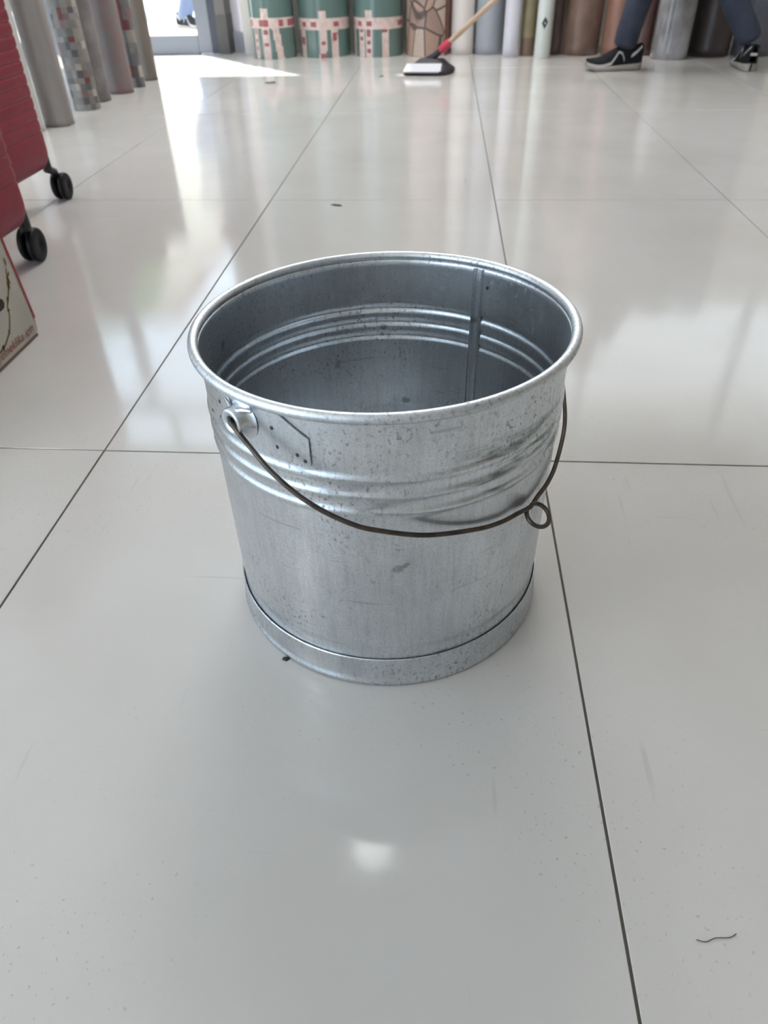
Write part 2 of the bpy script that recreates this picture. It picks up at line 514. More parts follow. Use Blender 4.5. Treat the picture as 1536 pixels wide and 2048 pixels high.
def ear(az):
    hw = 0.060 / 0.156   # half width angle
    pm = MB()
    outline = [(-1.0, 0.248), (1.0, 0.248), (1.0, 0.2705), (0.62, 0.2865), (-0.62, 0.2865), (-1.0, 0.2705)]
    def zr(s):
        lo = 0.2475
        a = abs(s)
        hi = 0.2865 if a < 0.62 else 0.2865 - (a - 0.62) / 0.38 * 0.016
        return lo, hi
    def top(u, v, off=0.0016):
        s = -1 + 2 * u; lo, hi = zr(s); z = lo + (hi - lo) * v
        r = 0.1565 + off + 0.0010 * (abs(s) > 0.96) * 0
        return warp((r * math.cos(az + s * hw), r * math.sin(az + s * hw), z))
    pm.grid(lambda u, v: top(u, v, 0.0016), 40, 6)
    pm.grid(lambda u, v: top(u, v, 0.0004), 40, 6)
    for e in (0.0, 1.0):
        pm.grid(lambda u, v: top(e, v, 0.0004 + 0.0012 * u), 1, 6, smooth=False)
        pm.grid(lambda u, v: top(v, e, 0.0004 + 0.0012 * u), 1, 40, smooth=False)
    pl = pm.build('ear_plate', M['zinc'], bucket)
    # boss: a pressed collar sticking out, with an open eye
    ca, sa = math.cos(az), math.sin(az)
    cz = 0.2715
    def loc(rr, a, h):            # local polar round the boss axis (radial direction of the bucket)
        y = rr * math.cos(a); z = rr * math.sin(a)
        return (ca * (0.1565 + h) - sa * y, sa * (0.1565 + h) + ca * y, cz + z)
    BS = 1.15
    bprof = [(a_ * BS, b_ * 1.1) for a_, b_ in [(0.0150, 0.0012), (0.0125, 0.0022), (0.0107, 0.0050), (0.0100, 0.0090), (0.0098, 0.0108), (0.0090, 0.0116), (0.0066, 0.0112), (0.0050, 0.0105), (0.0046, 0.0095), (0.0046, 0.004)]]
    bmx = MB()
    def bfn(u, v):
        i = v * (len(bprof) - 1); q = bprof[min(int(i + 1e-6), len(bprof) - 1)]
        return loc(q[0], 2 * PI * u, q[1])
    bmx.grid(bfn, 32, len(bprof) - 1, wrap=True)
    bo = bmx.build('boss', M['zinc'], pl)
    # folded strap from the boss up under the rim
    st = MB()
    for s in (-1, 1):
        pts = [loc(0.0105, PI / 2 + s * 0.35, 0.0075), loc(0.0135, PI / 2 + s * 0.6, 0.0058), loc(0.0185, PI / 2 + s * 0.9, 0.0030)]
        st.tube(pts, [0.0022, 0.0020, 0.0015], 8)
    st.build('strap', M['zinc'], pl)
    # punched dents that pin the plate
    for (s, z) in ((0.50, 0.2735), (0.55, 0.2580), (0.83, 0.2555), (0.93, 0.2515), (-0.50, 0.2735), (-0.55, 0.2580), (-0.85, 0.2555)):
        a = az + s * hw; r = 0.1565 + 0.0017
        dm = MB()
        vs = []
        for i in range(10):
            t = 2 * PI * i / 10
            aa = a + 0.0015 * math.cos(t) / r; zz = z + 0.0018 * math.sin(t)
            vs.append(warp((r * math.cos(aa), r * math.sin(aa), zz)))
        rr = r - 0.0001
        vs2 = [warp(((r + 0.0004) * math.cos(a + 0.0009 * math.cos(2 * PI * i / 10) / r), (r + 0.0004) * math.sin(a + 0.0009 * math.cos(2 * PI * i / 10) / r), z + 0.0011 * math.sin(2 * PI * i / 10))) for i in range(10)]
        dm.add(vs + vs2, [(i, (i + 1) % 10, 10 + (i + 1) % 10, 10 + i) for i in range(10)] + [tuple(range(10, 20))], 0)
        dm.build('punch_mark', M['dent'], pl)
    return pl


M['dent'] = mat('dark punched dent', (0.07, 0.075, 0.075), 0.6, 0.6)
ear(AZ)
ear(AZ + PI)

# wire handle in one tilted plane through both ears; a small eye is coiled at its middle
KT = 0.546
ax = Vector((math.cos(AZ), math.sin(AZ), 0)); md = Vector((-math.sin(AZ), math.cos(AZ), 0))
wd = md * math.cos(KT) + Vector((0, 0, -math.sin(KT)))
nn = ax.cross(wd)
ZO = 0.272


def hp(s, t, o=0.0): return Vector((0, 0, ZO)) + ax * s + wd * t + nn * o


half = [(0.1685, 0.0), (0.1690, 0.0082), (0.1692, 0.0223), (0.1690, 0.0464), (0.1650, 0.0703), (0.1577, 0.0915), (0.1458, 0.1125), (0.1327, 0.1275), (0.1015, 0.1530), (0.0609, 0.1738), (0.036, 0.1825)]


def crom(pts, n=8):
    out = []
    P = [pts[0]] + list(pts) + [pts[-1]]
    for i in range(1, len(P) - 2):
        for k in range(n):
            t = k / n
            a, b, c, e = P[i - 1], P[i], P[i + 1], P[i + 2]
            out.append(0.5 * ((2 * b) + (c - a) * t + (2 * a - 5 * b + 4 * c - e) * t * t + (3 * b - a - 3 * c + e) * t ** 3))
    out.append(Vector(pts[-1]))
    return out


path = []
path += [hp(0.1555, -0.002), hp(0.1610, -0.0025), hp(0.1660, -0.0015)]
path += [hp(s, t) for s, t in half]
path += [hp(0.014, 0.1865, 0.0012)]
ec = (-0.001, 0.1985); er = 0.0103
for i in range(0, 17):                       # one full turn, riding from one side of the wire to the other
    a = -PI / 2 - 0.35 - 0.0 + (2 * PI + 0.7) * i / 16
    path.append(hp(ec[0] - er * math.cos(a), ec[1] + er * math.sin(a), 0.0022 - 0.0046 * i / 16))
path += [hp(-0.016, 0.1862, -0.0012)]
path += [hp(-s, t) for s, t in reversed(half)]
path += [hp(-0.1660, -0.0015), hp(-0.1610, -0.0025), hp(-0.1555, -0.002)]
# the wire goes round the eye the same way it arrives, so flip the turn direction
MB().tube(crom(path, 8), 0.00195, 12).build('handle', M['wire'], bucket, fix=True)


# ------------------------------------------------------------------ rolls of flooring
def roll_mesh(r, h, mats, cells=None, nseg=56, nz=40, lean=(0, 0), core=True, twist=0.6, flap=0.05, cw=1):
    """spirally wound sheet: outline with a lap step, solid coil, hollow core showing at the top"""
    mb = MB()
    ring = []
    for i in range(nseg + 1):
        t = i / nseg
        a = twist + cw * 2 * PI * t
        ring.append((a, r * (1 - flap) + r * flap * t))
    def P(i, z):
        a, rr = ring[i]
        return (rr * math.cos(a) + lean[0] * z / h, rr * math.sin(a) + lean[1] * z / h, z)
    for i in range(nseg):
        for jz in range(nz):
            z0, z1 = h * (jz / nz), h * ((jz + 1) / nz)
            if cells:      # finer bands near the floor, where the camera looks
                z0, z1 = h * (jz / nz) ** 1.6, h * ((jz + 1) / nz) ** 1.6
            a = (ring[i][0] + ring[i + 1][0]) / 2
            mi = cells(math.degrees(a) % 360, (z0 + z1) / 2) if cells else 0
            mb.add([P(i, z0), P(i + 1, z0), P(i + 1, z1), P(i, z1)], [(0, 1, 2, 3)], mi, True)
    # lap step
    mb.add([P(0, 0), P(nseg, 0), P(nseg, h), P(0, h)], [(0, 1, 2, 3)], 0)
    rc = r * 0.38
    for z, up in ((0, 0), (h, 1)):
        vs = [P(i, z) for i in range(nseg + 1)] + [(rc * math.cos(a) + lean[0] * z / h, rc * math.sin(a) + lean[1] * z / h, z) for a, _ in ring]
        k = nseg + 1
        mb.add(vs, [(i, i + 1, k + i + 1, k + i) for i in range(nseg)], 0)
    vs = [(rc * math.cos(a) + lean[0] * z / h, rc * math.sin(a) + lean[1] * z / h, z) for z in (0.0, h) for a, _ in ring]
    k = nseg + 1
    mb.add(vs, [(i, i + 1, k + i + 1, k + i) for i in range(nseg)], 0)
    me = mb.mesh('roll')
    bm = bmesh.new(); bm.from_mesh(me)
    bmesh.ops.remove_doubles(bm, verts=bm.verts, dist=1e-6)
    bmesh.ops.recalc_face_normals(bm, faces=bm.faces)
    bm.to_mesh(me); bm.free()
    for mm in mats: me.materials.append(mm)
    return me


def roll(x, y, r, h, mats, label, group, cells=None, lean=(0, 0), twist=0.6, name='flooring_roll', **kw):
    o = obj(name, roll_mesh(r, h, mats if isinstance(mats, list) else [mats], cells, lean=lean, twist=twist, **kw), None, None, (x, y, 0.0005))
    return tag(o, label, 'roll', group)


def vinyl(name, col, c2=None, sc=20, stretch=(1, 1, 1), rough=0.38, coat=0.25):
    return mat(name, col, rough, 0, 0.5, coat, noise=(sc, c2, stretch) if c2 else None)


GL = 'short rolls of flooring standing along the left side'
GBk = 'tall rolls of flooring standing along the back wall'
M['white_vinyl'] = vinyl('white vinyl', (0.62, 0.60, 0.57), (0.55, 0.53, 0.50), 12)
M['oak'] = vinyl('pale grey oak vinyl', (0.36, 0.33, 0.31), (0.25, 0.225, 0.215), 16, (1, 1, 0.10), 0.5, 0.1)
MOS = [vinyl('mosaic %d' % i, c, tuple(x * 0.8 for x in c), 40, rough=0.5, coat=0.1) for i, c in enumerate(
    [(0.24, 0.225, 0.21), (0.30, 0.28, 0.25), (0.115, 0.115, 0.125), (0.18, 0.05, 0.05), (0.46, 0.41, 0.35), (0.17, 0.165, 0.165), (0.23, 0.15, 0.145)])]


def mosaic(cw, ch, seed, wts):
    def fn(a, z):
        i = int(a // cw); k = int(z // ch)
        rnd = random.Random(i * 7919 + k * 104729 + seed)
        return rnd.choices(range(7), wts)[0]
    return fn


M['grey_vinyl'] = vinyl('mottled grey vinyl', (0.235, 0.215, 0.21), (0.165, 0.15, 0.15), 16, rough=0.5, coat=0.1)
M['rose_vinyl'] = vinyl('grey vinyl with faded roses', (0.215, 0.20, 0.195), (0.24, 0.155, 0.155), 13, rough=0.5, coat=0.1)
M['tan_vinyl'] = vinyl('tan vinyl', (0.20, 0.165, 0.135), (0.15, 0.125, 0.105), 14, (1, 1, 0.3), 0.5, 0.1)

roll(-1.093, 2.098, 0.050, 0.78, M['white_vinyl'], 'slim off white flooring roll beside the dark red suitcase', GL, twist=3)
o = roll(-1.036, 2.228, 0.065, 0.80, M['oak'], 'pale grey wood grain flooring roll with a loose curled edge, left row', GL, twist=-0.6, flap=0.22)
roll(-1.057, 2.546, 0.056, 0.76, MOS, 'grey flooring roll with dark red and cream mosaic squares', GL, mosaic(24, 0.024, 1, (6, 4, 1.3, 1.2, 1.2, 3, 1)), twist=2.4, nz=90)
roll(-1.088, 2.735, 0.062, 0.74, M['grey_vinyl'], 'plain mottled grey flooring roll between mosaic roll and rose printed roll', GL, twist=2.4)
roll(-1.053, 2.947, 0.058, 0.78, M['rose_vinyl'], 'grey flooring roll with faded pink rose print in left row', GL, twist=2.4)
roll(-1.030, 3.110, 0.036, 0.74, MOS, 'slim dark mosaic flooring roll second from the glass door end', GL, mosaic(40, 0.045, 5, (2, 0.6, 4, 1, 0.5, 3, 1.5)), twist=2.4, nz=60)
roll(-1.044, 3.325, 0.042, 0.80, M['tan_vinyl'], 'plain tan brown flooring roll at the glass door end of left row', GL, twist=2.4)

# green rolls with a printed ribbon and roses
G_gr = vinyl('green vinyl', (0.125, 0.20, 0.185), (0.10, 0.165, 0.15), 8, (1, 1, 0.3), 0.22, 1.0)
G_pk = vinyl('pale pink printed ribbon', (0.72, 0.60, 0.55), (0.60, 0.45, 0.41), 40, (1, 1, 1), 0.3, 0.5)
G_rd = vinyl('printed rose red', (0.34, 0.10, 0.11), None, rough=0.3, coat=0.5)


def ribbon(zb, hw, strips, seed):
    """printed horizontal band with roses, and hanging strips below it"""
    def fn(a, z):
        rnd = random.Random(int(a // 13) * 31 + seed)
        if abs(z - zb) < hw:
            return 2 if (abs(z - zb) < hw * 0.55 and rnd.random() < 0.26) else 1
        if z < zb:
            for (c, ww, sl) in strips:
                dd = (a - (c + sl * (zb - z)) + 180) % 360 - 180
                if abs(dd) < ww:
                    rz = random.Random(int(z // 0.02) * 17 + int(c) + seed)
                    return 2 if (abs(dd) < ww * 0.7 and rz.random() < 0.22) else 1
        elif z < zb + hw * 2.6:
            for (c, ww, sl) in strips[1:2]:
                dd = (a - c + 180) % 360 - 180
                if abs(dd) < ww: return 1
        return 0
    return fn


g3 = [G_gr, G_pk, G_rd]
roll(-0.555, 4.170, 0.131, 1.48, g3, 'green flooring roll with rose ribbon print, nearest the glass door', GBk, ribbon(0.175, 0.026, [(232, 6, 0), (262, 9, 0), (287, 9, 60), (207, 6, 0)], 3), twist=1.2, nseg=110, nz=130)
roll(-0.258, 4.226, 0.153, 1.48, g3, 'green flooring roll with rose ribbon print, middle of three', GBk, ribbon(0.160, 0.026, [(222, 10, 0), (276, 8, -20), (303, 8, -20), (200, 6, 0)], 8), twist=1.4, nseg=110, nz=130)
roll(0.063, 4.209, 0.147, 1.48, g3, 'green flooring roll with rose ribbon print, beside stone patterned roll', GBk, ribbon(0.160, 0.026, [(232, 8, 0), (252, 7, 0), (290, 8, 0), (205, 6, 0)], 5), twist=1.4, nseg=110, nz=130)


def stone_material():
    k = NB('printed crazy paving stone')
    tc = k.new('ShaderNodeTexCoord').outputs['Object']
    mp = k.new('ShaderNodeMapping'); mp.inputs['Scale'].default_value = (1, 1, 0.75); k.l.new(tc, mp.inputs[0])
    v = k.new('ShaderNodeTexVoronoi', feature='DISTANCE_TO_EDGE'); v.inputs['Scale'].default_value = 11.0
    v2 = k.new('ShaderNodeTexVoronoi'); v2.inputs['Scale'].default_value = 11.0
    for q in (v, v2): k.l.new(mp.outputs[0], q.inputs['Vector'])
    sp = k.new('ShaderNodeSeparateColor'); k.l.new(v2.outputs['Color'], sp.inputs[0])
    c = k.mix(sp.outputs[0], (0.52, 0.34, 0.265), (0.31, 0.215, 0.195))
    c = k.mix(k.ramp(sp.outputs[1], 0.55, 0.75), c, (0.58, 0.47, 0.38))
    c = k.mix(k.math('MULTIPLY', k.noise(tc, 60, 3), 0.4), c, (0.2, 0.13, 0.11))
    c = k.mix(k.ramp(v.outputs['Distance'], 0.055, 0.03), c, (0.10, 0.065, 0.055))
    k.l.new(c, k.b.inputs['Base Color']); k.b.inputs['Roughness'].default_value = 0.4
    k.b.inputs['Coat Weight'].default_value = 0.3
    return k.m


M['stone'] = stone_material()
M['maroon'] = vinyl('dark maroon sheet edge', (0.15, 0.04, 0.035))
roll(0.356, 4.185, 0.130, 1.48, [M['stone'], M['maroon']], 'flooring roll printed with brown crazy paving stones behind the mop', GBk, lambda a, z: 1 if 318 < a < 350 else 0, twist=1.2)
M['beige'] = vinyl('beige vinyl', (0.76, 0.71, 0.68), (0.70, 0.65, 0.615), 10, (1, 1, 0.2))
roll(0.555, 4.180, 0.068, 1.48, M['beige'], 'plain beige flooring roll behind the mop pole', GBk, twist=1.2)
M['bluegrey'] = vinyl('blue grey vinyl', (0.36, 0.385, 0.42), (0.30, 0.325, 0.36), 10, (1, 1, 0.2))
roll(0.712, 4.180, 0.083, 1.48, M['bluegrey'], 'pale blue grey flooring roll beside the plain beige roll', GBk, twist=1.4)
M['whiteroll'] = vinyl('white lilac vinyl', (0.68, 0.67, 0.73), (0.58, 0.57, 0.64), 12, (1, 1, 0.5))
roll(0.829, 4.033, 0.046, 1.42, M['whiteroll'], 'slim plain white flooring roll beside the blue grey roll', GBk, twist=1.2)
M['olive'] = vinyl('olive tan vinyl', (0.27, 0.225, 0.125), (0.21, 0.175, 0.10), 14)
M['olive_d'] = vinyl('brown vinyl foot', (0.19, 0.125, 0.085))
roll(0.925, 4.068, 0.040, 1.42, [M['olive'], M['olive_d']], 'slim olive flooring roll with a brown foot between two white rolls', GBk, lambda a, z: 1 if z < 0.095 else 0, twist=1.2)
M['mint'] = vinyl('white vinyl with green tint', (0.66, 0.70, 0.66), (0.58, 0.62, 0.59), 12, (1, 1, 0.5))
M['motif'] = vinyl('dark printed diamond', (0.05, 0.055, 0.06))


def diamonds(a, z):
    best = 9
    for zc in (0.165, 0.43, 0.70, 0.97, 1.24):
        dd = abs((a - 268 + 180) % 360 - 180) / 24 + abs(z - zc) / 0.028
        best = min(best, dd)
    return 1 if best < 1 and best > 0.25 else 0


roll(0.996, 3.950, 0.042, 1.42, [M['mint'], M['motif']], 'slim white flooring roll printed with small black diamonds', GBk, diamonds, twist=1.2, nseg=72, nz=160)
M['darkbrown'] = vinyl('dark brown vinyl', (0.075, 0.045, 0.04), (0.05, 0.032, 0.03), 14)
roll(1.088, 4.085, 0.030, 1.48, M['darkbrown'], 'slim dark brown flooring roll beside the diamond printed roll', GBk, twist=1.2)
M['woodroll'] = vinyl('brown parquet vinyl', (0.235, 0.145, 0.105), (0.125, 0.08, 0.062), 9, (1, 1, 0.6))
roll(1.226, 4.110, 0.107, 1.48, M['woodroll'], 'wide brown wood print flooring roll left of the terracotta roll', GBk, twist=1.2)
M['terracotta'] = vinyl('terracotta vinyl', (0.32, 0.165, 0.12), (0.22, 0.115, 0.085), 12, (1, 1, 0.3))
roll(1.412, 4.060, 0.074, 1.48, M['terracotta'], 'terracotta flooring roll behind the leg of the mopping person', GBk, twist=1.2)
M['redbrown'] = vinyl('red brown vinyl', (0.12, 0.06, 0.05), (0.085, 0.045, 0.04), 12)
roll(1.560, 4.035, 0.052, 1.48, M['redbrown'], 'slim dark red brown flooring roll left of the shiny grey roll', GBk, twist=1.2)
M['shiny'] = vinyl('shiny wrapped grey vinyl', (0.19, 0.18, 0.185), (0.42, 0.42, 0.45), 7, (1, 1, 0.7), 0.2, 1.0)
roll(1.675, 3.880, 0.098, 1.48, M['shiny'], 'glossy film wrapped grey flooring roll between the two shoes', GBk, twist=1.2)
M['blackroll'] = vinyl('black brown vinyl', (0.034, 0.027, 0.026), (0.05, 0.034, 0.032), 10)
roll(1.906, 3.980, 0.116, 1.48, M['blackroll'], 'wide black brown flooring roll beside the glossy grey roll', GBk, twist=1.2)
M['slate'] = vinyl('slate blue vinyl', (0.135, 0.14, 0.17), (0.105, 0.11, 0.135), 10)
roll(2.145, 3.990, 0.110, 1.48, M['slate'], 'slate blue flooring roll behind the heel of the right shoe', GBk, twist=1.2)


# ------------------------------------------------------------------ suitcases
M['red_shell'] = mat('dark red hard shell', (0.25, 0.022, 0.042), 0.48, 0, 0.3, noise=(30, (0.22, 0.018, 0.036)), bump=(400, 0.15))
M['rubber'] = mat('black wheel', (0.006, 0.0065, 0.008), 0.5, 0, 0.25)


def suitcase(x_face, y_far, width, depth, height, zb, wheel_c, wr, label):
    root = empty('suitcase', (x_face - depth / 2, y_far - width / 2, 0))
    tag(root, label, 'suitcase', 'dark red ribbed suitcases')
    hx, hy = depth / 2, width / 2
    mb = MB()
    # shell: rounded rectangle cross section; ribs as a wavy profile up the height
    rc = 0.035
    per = []
    for cx, cy, a0 in ((hx - rc, hy - rc, 0), (-hx + rc, hy - rc, 90), (-hx + rc, -hy + rc, 180), (hx - rc, -hy + rc, 270)):
        for i in range(7):
            a = math.radians(a0 + 90 * i / 6)
            per.append((cx, cy, math.cos(a), math.sin(a)))
    NZ = 260
    pitch = 0.0255
    vs = []
    lev = []
    for q in range(NZ + 1):
        z = height * q / NZ
        e = min(z, height - z)
        ins = 0.030 * (1 - math.sqrt(max(0, 1 - (1 - min(1, e / 0.05)) ** 2))) if e < 0.05 else 0
        ph = (z % pitch) / pitch
        g = 0.0024 * (0.5 + 0.5 * math.cos(PI * min(1.0, abs(ph - 0.5) / 0.22))) if 0.07 < z < height - 0.05 else 0
        lev.append((z + zb, ins + g))
    P_ = len(per)
    for z, ins in lev:
        for cx, cy, nx, ny in per:
            vs.append((cx + nx * (rc - ins), cy + ny * (rc - ins), z))
    fs = [(q * P_ + i, q * P_ + (i + 1) % P_, (q + 1) * P_ + (i + 1) % P_, (q + 1) * P_ + i) for q in range(NZ) for i in range(P_)]
    fs += [tuple(reversed(range(P_))), tuple(NZ * P_ + i for i in range(P_))]
    mb.add(vs, fs[:-2], 0, True); mb.add(vs, fs[-2:], 0, False)
    sh = mb.build('shell', M['red_shell'], root)
    # zip seam round the middle of the depth
    zp = MB()
    zp.tube([(0, -hy - 0.001, zb + 0.05), (0, -hy - 0.001, zb + height - 0.05), (0, -hy + 0.05, zb + height + 0.001), (0, hy - 0.05, zb + height + 0.001), (0, hy + 0.001, zb + height - 0.05), (0, hy + 0.001, zb + 0.05)], 0.0035, 6)
    zp.build('zip', M['black'], sh)
    MB().tube([(0.03, -0.09, zb + height - 0.006), (0.03, -0.085, zb + height + 0.022), (0.03, 0.085, zb + height + 0.022), (0.03, 0.09, zb + height - 0.006)], 0.009, 8).build('carry_handle', M['black'], root)
    # four spinner wheels
    wx, wy = wheel_c[0] - root.location.x, wheel_c[1] - root.location.y
    dy = hy - 0.035
    for i, (px, py, swx, swy) in enumerate(((hx - 0.022, hy - 0.012, wx, wy), (hx - 0.035, -dy, hx - 0.035, -dy + 0.03), (-hx + 0.035, dy, -hx + 0.035, dy + 0.03), (-hx + 0.035, -dy, -hx + 0.035, -dy + 0.03))):
        fk = MB()
        fk.tube([(px, py, zb + 0.035), (px, py, zb - 0.004), (px + (swx - px) * 0.6, py + (swy - py) * 0.6, zb - 0.016), (swx, swy, wr)], [0.011, 0.012, 0.010, 0.008], 10)
        hub = fk.build('wheel_fork', M['black'], root)
        for s in (-1, 1):
            wm = MB()
            pr = [(0.0005, -0.0065), (wr * 0.86, -0.008), (wr * 0.97, -0.006), (wr, 0), (wr * 0.97, 0.006), (wr * 0.86, 0.008), (0.0005, 0.0065)]
            # wheel axle along x; pairs of discs
            ang = math.radians(-14)
            def tf(p, s=s):
                ax_ = s * 0.0125 + p[2]
                return (swx + ax_ * math.cos(ang), swy + ax_ * math.sin(ang) + p[0] * 0 + p[1] * math.cos(ang) , wr + p[0])
            wm.lathe(pr, 28, closed=True, tf=tf)
            wm.build('wheel', M['rubber'], root)
    return root


suitcase(-0.400, 0.716, 0.43, 0.27, 0.62, 0.088, (-0.438, 0.735), 0.036, 'nearer dark red ribbed suitcase, behind the printed carton')
suitcase(-0.560, 1.180, 0.43, 0.27, 0.66, 0.090, (-0.580, 1.214), 0.034, 'farther dark red ribbed suitcase, beside the flooring rolls')

# ------------------------------------------------------------------ printed carton
carton = empty('carton', (-0.262, 0.0, 0))
tag(carton, 'printed white carton with red edge and olive branch design at left', 'carton')
M['carton'] = mat('printed off white card', (0.52, 0.49, 0.43), 0.55, noise=(14, (0.45, 0.42, 0.37)))
M['card'] = mat('bare brown card', (0.17, 0.125, 0.085), 0.8)
M['card_red'] = mat('red print', (0.30, 0.018, 0.02), 0.5)
M['olive_print'] = mat('olive print', (0.16, 0.125, 0.035), 0.6)
M['script_red'] = mat('red script print', (0.30, 0.06, 0.05), 0.6)
CH, CY0, CY1, CT = 0.30, -0.12, 0.362, 0.125
mb = MB()
pts = [(CY0, 0.004), (CY1 - 0.004, 0.004), (CY1 + 0.003, 0.010), (CY1 + 0.006, 0.030), (CY1 - 0.001, 0.10), (CY1 - 0.010, 0.18), (CY1 - 0.02, CH), (CY0, CH)]
n_ = len(pts)
mb.add([(0, y, z) for y, z in pts] + [(-CT, y, z) for y, z in pts],
       [tuple(range(n_)), tuple(reversed(range(n_, 2 * n_)))] + [(i, n_ + i, n_ + (i + 1) % n_, (i + 1) % n_) for i in range(n_)], 0)
box = mb.build('panel_body', M['carton'], carton, bevel=0.0012)
mb = MB()
mb.box(-CT + 0.002, 0.0012, CY0 + 0.003, CY1 - 0.004, 0.0, 0.0045)
mb.build('bottom_edge', M['card'], carton)
mb = MB()
ed = pts[3:7]
vs = []
for (y, z) in ed: vs += [(0.0009, y - 0.0052, z), (0.0009, y + 0.0004, z), (-0.004, y + 0.0009, z)]
mb.add(vs, [(3 * i, 3 * i + 1, 3 * i + 4, 3 * i + 3) for i in range(3)] + [(3 * i + 1, 3 * i + 2, 3 * i + 5, 3 * i + 4) for i in range(3)])
mb.build('red_edge', M['card_red'], carton)
# hand hole
mb = MB()
hpts = []
for cy, a0 in ((0.287, -90), (0.22, 90)):
    for i in range(9):
        a = math.radians(a0 + 180 * i / 8)
        hpts.append((0.0007, cy + 0.0085 * math.cos(a), 0.088 + 0.0085 * math.sin(a)))
mb.add(hpts, [tuple(range(len(hpts)))])
mb.add([(x - 0.004, y, z) for x, y, z in hpts] + hpts, [(i, (i + 1) % 18, 18 + (i + 1) % 18, 18 + i) for i in range(18)])
mb.build('hand_hole', mat('dark hole', (0.035, 0.03, 0.027), 0.9), carton)
# olive branch print
def leafy(name, pts, wds, m):
    mb = MB()
    for i in range(len(pts) - 1):
        (y0, z0), (y1, z1) = pts[i], pts[i + 1]
        dy, dz = y1 - y0, z1 - z0; L = math.hypot(dy, dz) or 1
        ny, nz = -dz / L, dy / L
        w0, w1 = wds[i], wds[i + 1]
        mb.add([(0.0006, y0 + ny * w0, z0 + nz * w0), (0.0006, y0 - ny * w0, z0 - nz * w0), (0.0006, y1 - ny * w1, z1 - nz * w1), (0.0006, y1 + ny * w1, z1 + nz * w1)], [(0, 1, 2, 3)])
    return mb.build(name, m, carton)
leafy('branch_print', [(0.236, 0.025), (0.260, 0.030), (0.283, 0.043), (0.298, 0.063), (0.301, 0.079), (0.312, 0.089), (0.325, 0.105), (0.334, 0.130)], [0.0022, 0.002, 0.0016, 0.0012, 0.0014, 0.0016, 0.0014, 0.001], M['olive_print'])
random.seed(11)
for (y, z, s) in ((0.250, 0.028, 1.5), (0.280, 0.042, 1.2), (0.300, 0.072, 1.2), (0.308, 0.088, 1.2), (0.324, 0.105, 1.9), (0.329, 0.112, 2.0), (0.334, 0.120, 1.5), (0.338, 0.140, 1.8)):
    a = random.uniform(0, PI); dy, dz = 0.004 * s * math.cos(a), 0.004 * s * math.sin(a)
    leafy('leaf_print', [(y - dy, z - dz), (y - dy * .3, z - dz * .3), (y + dy * .4, z + dz * .4), (y + dy, z + dz)], [0.0002, 0.0017 * s, 0.0015 * s, 0.0002], M['olive_print'])


def text_mesh(txt, size, shear=0.0):
    cu = bpy.data.curves.new('lettering', 'FONT')
    cu.body = txt; cu.size = size; cu.shear = shear; cu.resolution_u = 3
    ob = bpy.data.objects.new('lettering', cu)
    COL.objects.link(ob)
    bpy.context.view_layer.update()
    me = bpy.data.meshes.new_from_object(ob.evaluated_get(bpy.context.evaluated_depsgraph_get()))
    bpy.data.objects.remove(ob)
    return me


me = text_mesh('ik yemeklika i\u00e7in', 0.0215, 0.35)
xs = [v.co.x for v in me.vertices]; wdt = max(xs) - min(xs)
t = obj('lettering', me, M['script_red'], carton)
t.matrix_local = Matrix(((0, 0, 1, 0.0007), (1, 0, 0, CY1 - 0.012 - 0.150), (0, 1, 0, 0.0125), (0, 0, 0, 1))) @ Matrix.Scale(0.150 / wdt, 4, (1, 0, 0))
tag(t, 'red slanted script lettering')


# ------------------------------------------------------------------ mop
M['mop_black'] = mat('black mop foam', (0.028, 0.024, 0.032), 0.6, bump=(60, 0.5))
M['mop_white'] = mat('white mop band', (0.55, 0.545, 0.60), 0.6)
M['wood'] = mat('pale wood pole', (0.55, 0.40, 0.29), 0.5, noise=(20, (0.46, 0.33, 0.23), (1, 1, 0.1)))
M['mop_red'] = mat('red ferrule', (0.50, 0.035, 0.07), 0.4)
MX, MY = 0.380, 3.425
mop = empty('mop', (MX, MY, 0), math.radians(-6))
tag(mop, 'mop with black head, white band, red collar and wooden pole', 'mop')
hd = MB()
lv = [(0.0, 0.112, 0.080), (0.010, 0.116, 0.084), (0.022, 0.112, 0.080), (0.040, 0.086, 0.052), (0.058, 0.066, 0.030), (0.066, 0.055, 0.022)]
vs = []
for z, a, b in lv:
    for i in range(40):
        t = 2 * PI * i / 40
        c, s = math.cos(t), math.sin(t)
        e = 0.35
        x = a * math.copysign(abs(c) ** e, c); y = b * math.copysign(abs(s) ** e, s)
        vs.append((x + 0.012 * (z / 0.066) + 0.018 * (y / 0.084), y, z))
fs = [(q * 40 + i, q * 40 + (i + 1) % 40, (q + 1) * 40 + (i + 1) % 40, (q + 1) * 40 + i) for q in range(len(lv) - 1) for i in range(40)]
fs += [tuple(reversed(range(40))), tuple(range((len(lv) - 1) * 40, len(lv) * 40))]
hd.add(vs, fs, 0, True)
hd.build('head', M['mop_black'], mop)
wb = MB()
wb.grid(lambda u, v: (-0.118 + 0.175 * u + 0.012 * v + (0.012 if u > 0.95 else 0) * (1 - v), -0.094 + 0.045 * v, 0.020 + 0.029 * v), 12, 4)
wb.grid(lambda u, v: (-0.118 + 0.175 * u + 0.012 * v, -0.090 + 0.045 * v, 0.014 + 0.029 * v), 12, 4)
for e in (0.0, 1.0):
    wb.grid(lambda u, v: (-0.118 + 0.175 * u + 0.012 * e, -0.094 + 0.045 * e + 0.004 * v, 0.020 + 0.029 * e - 0.006 * v), 12, 1)
wb.build('white_band', M['mop_white'], mop)
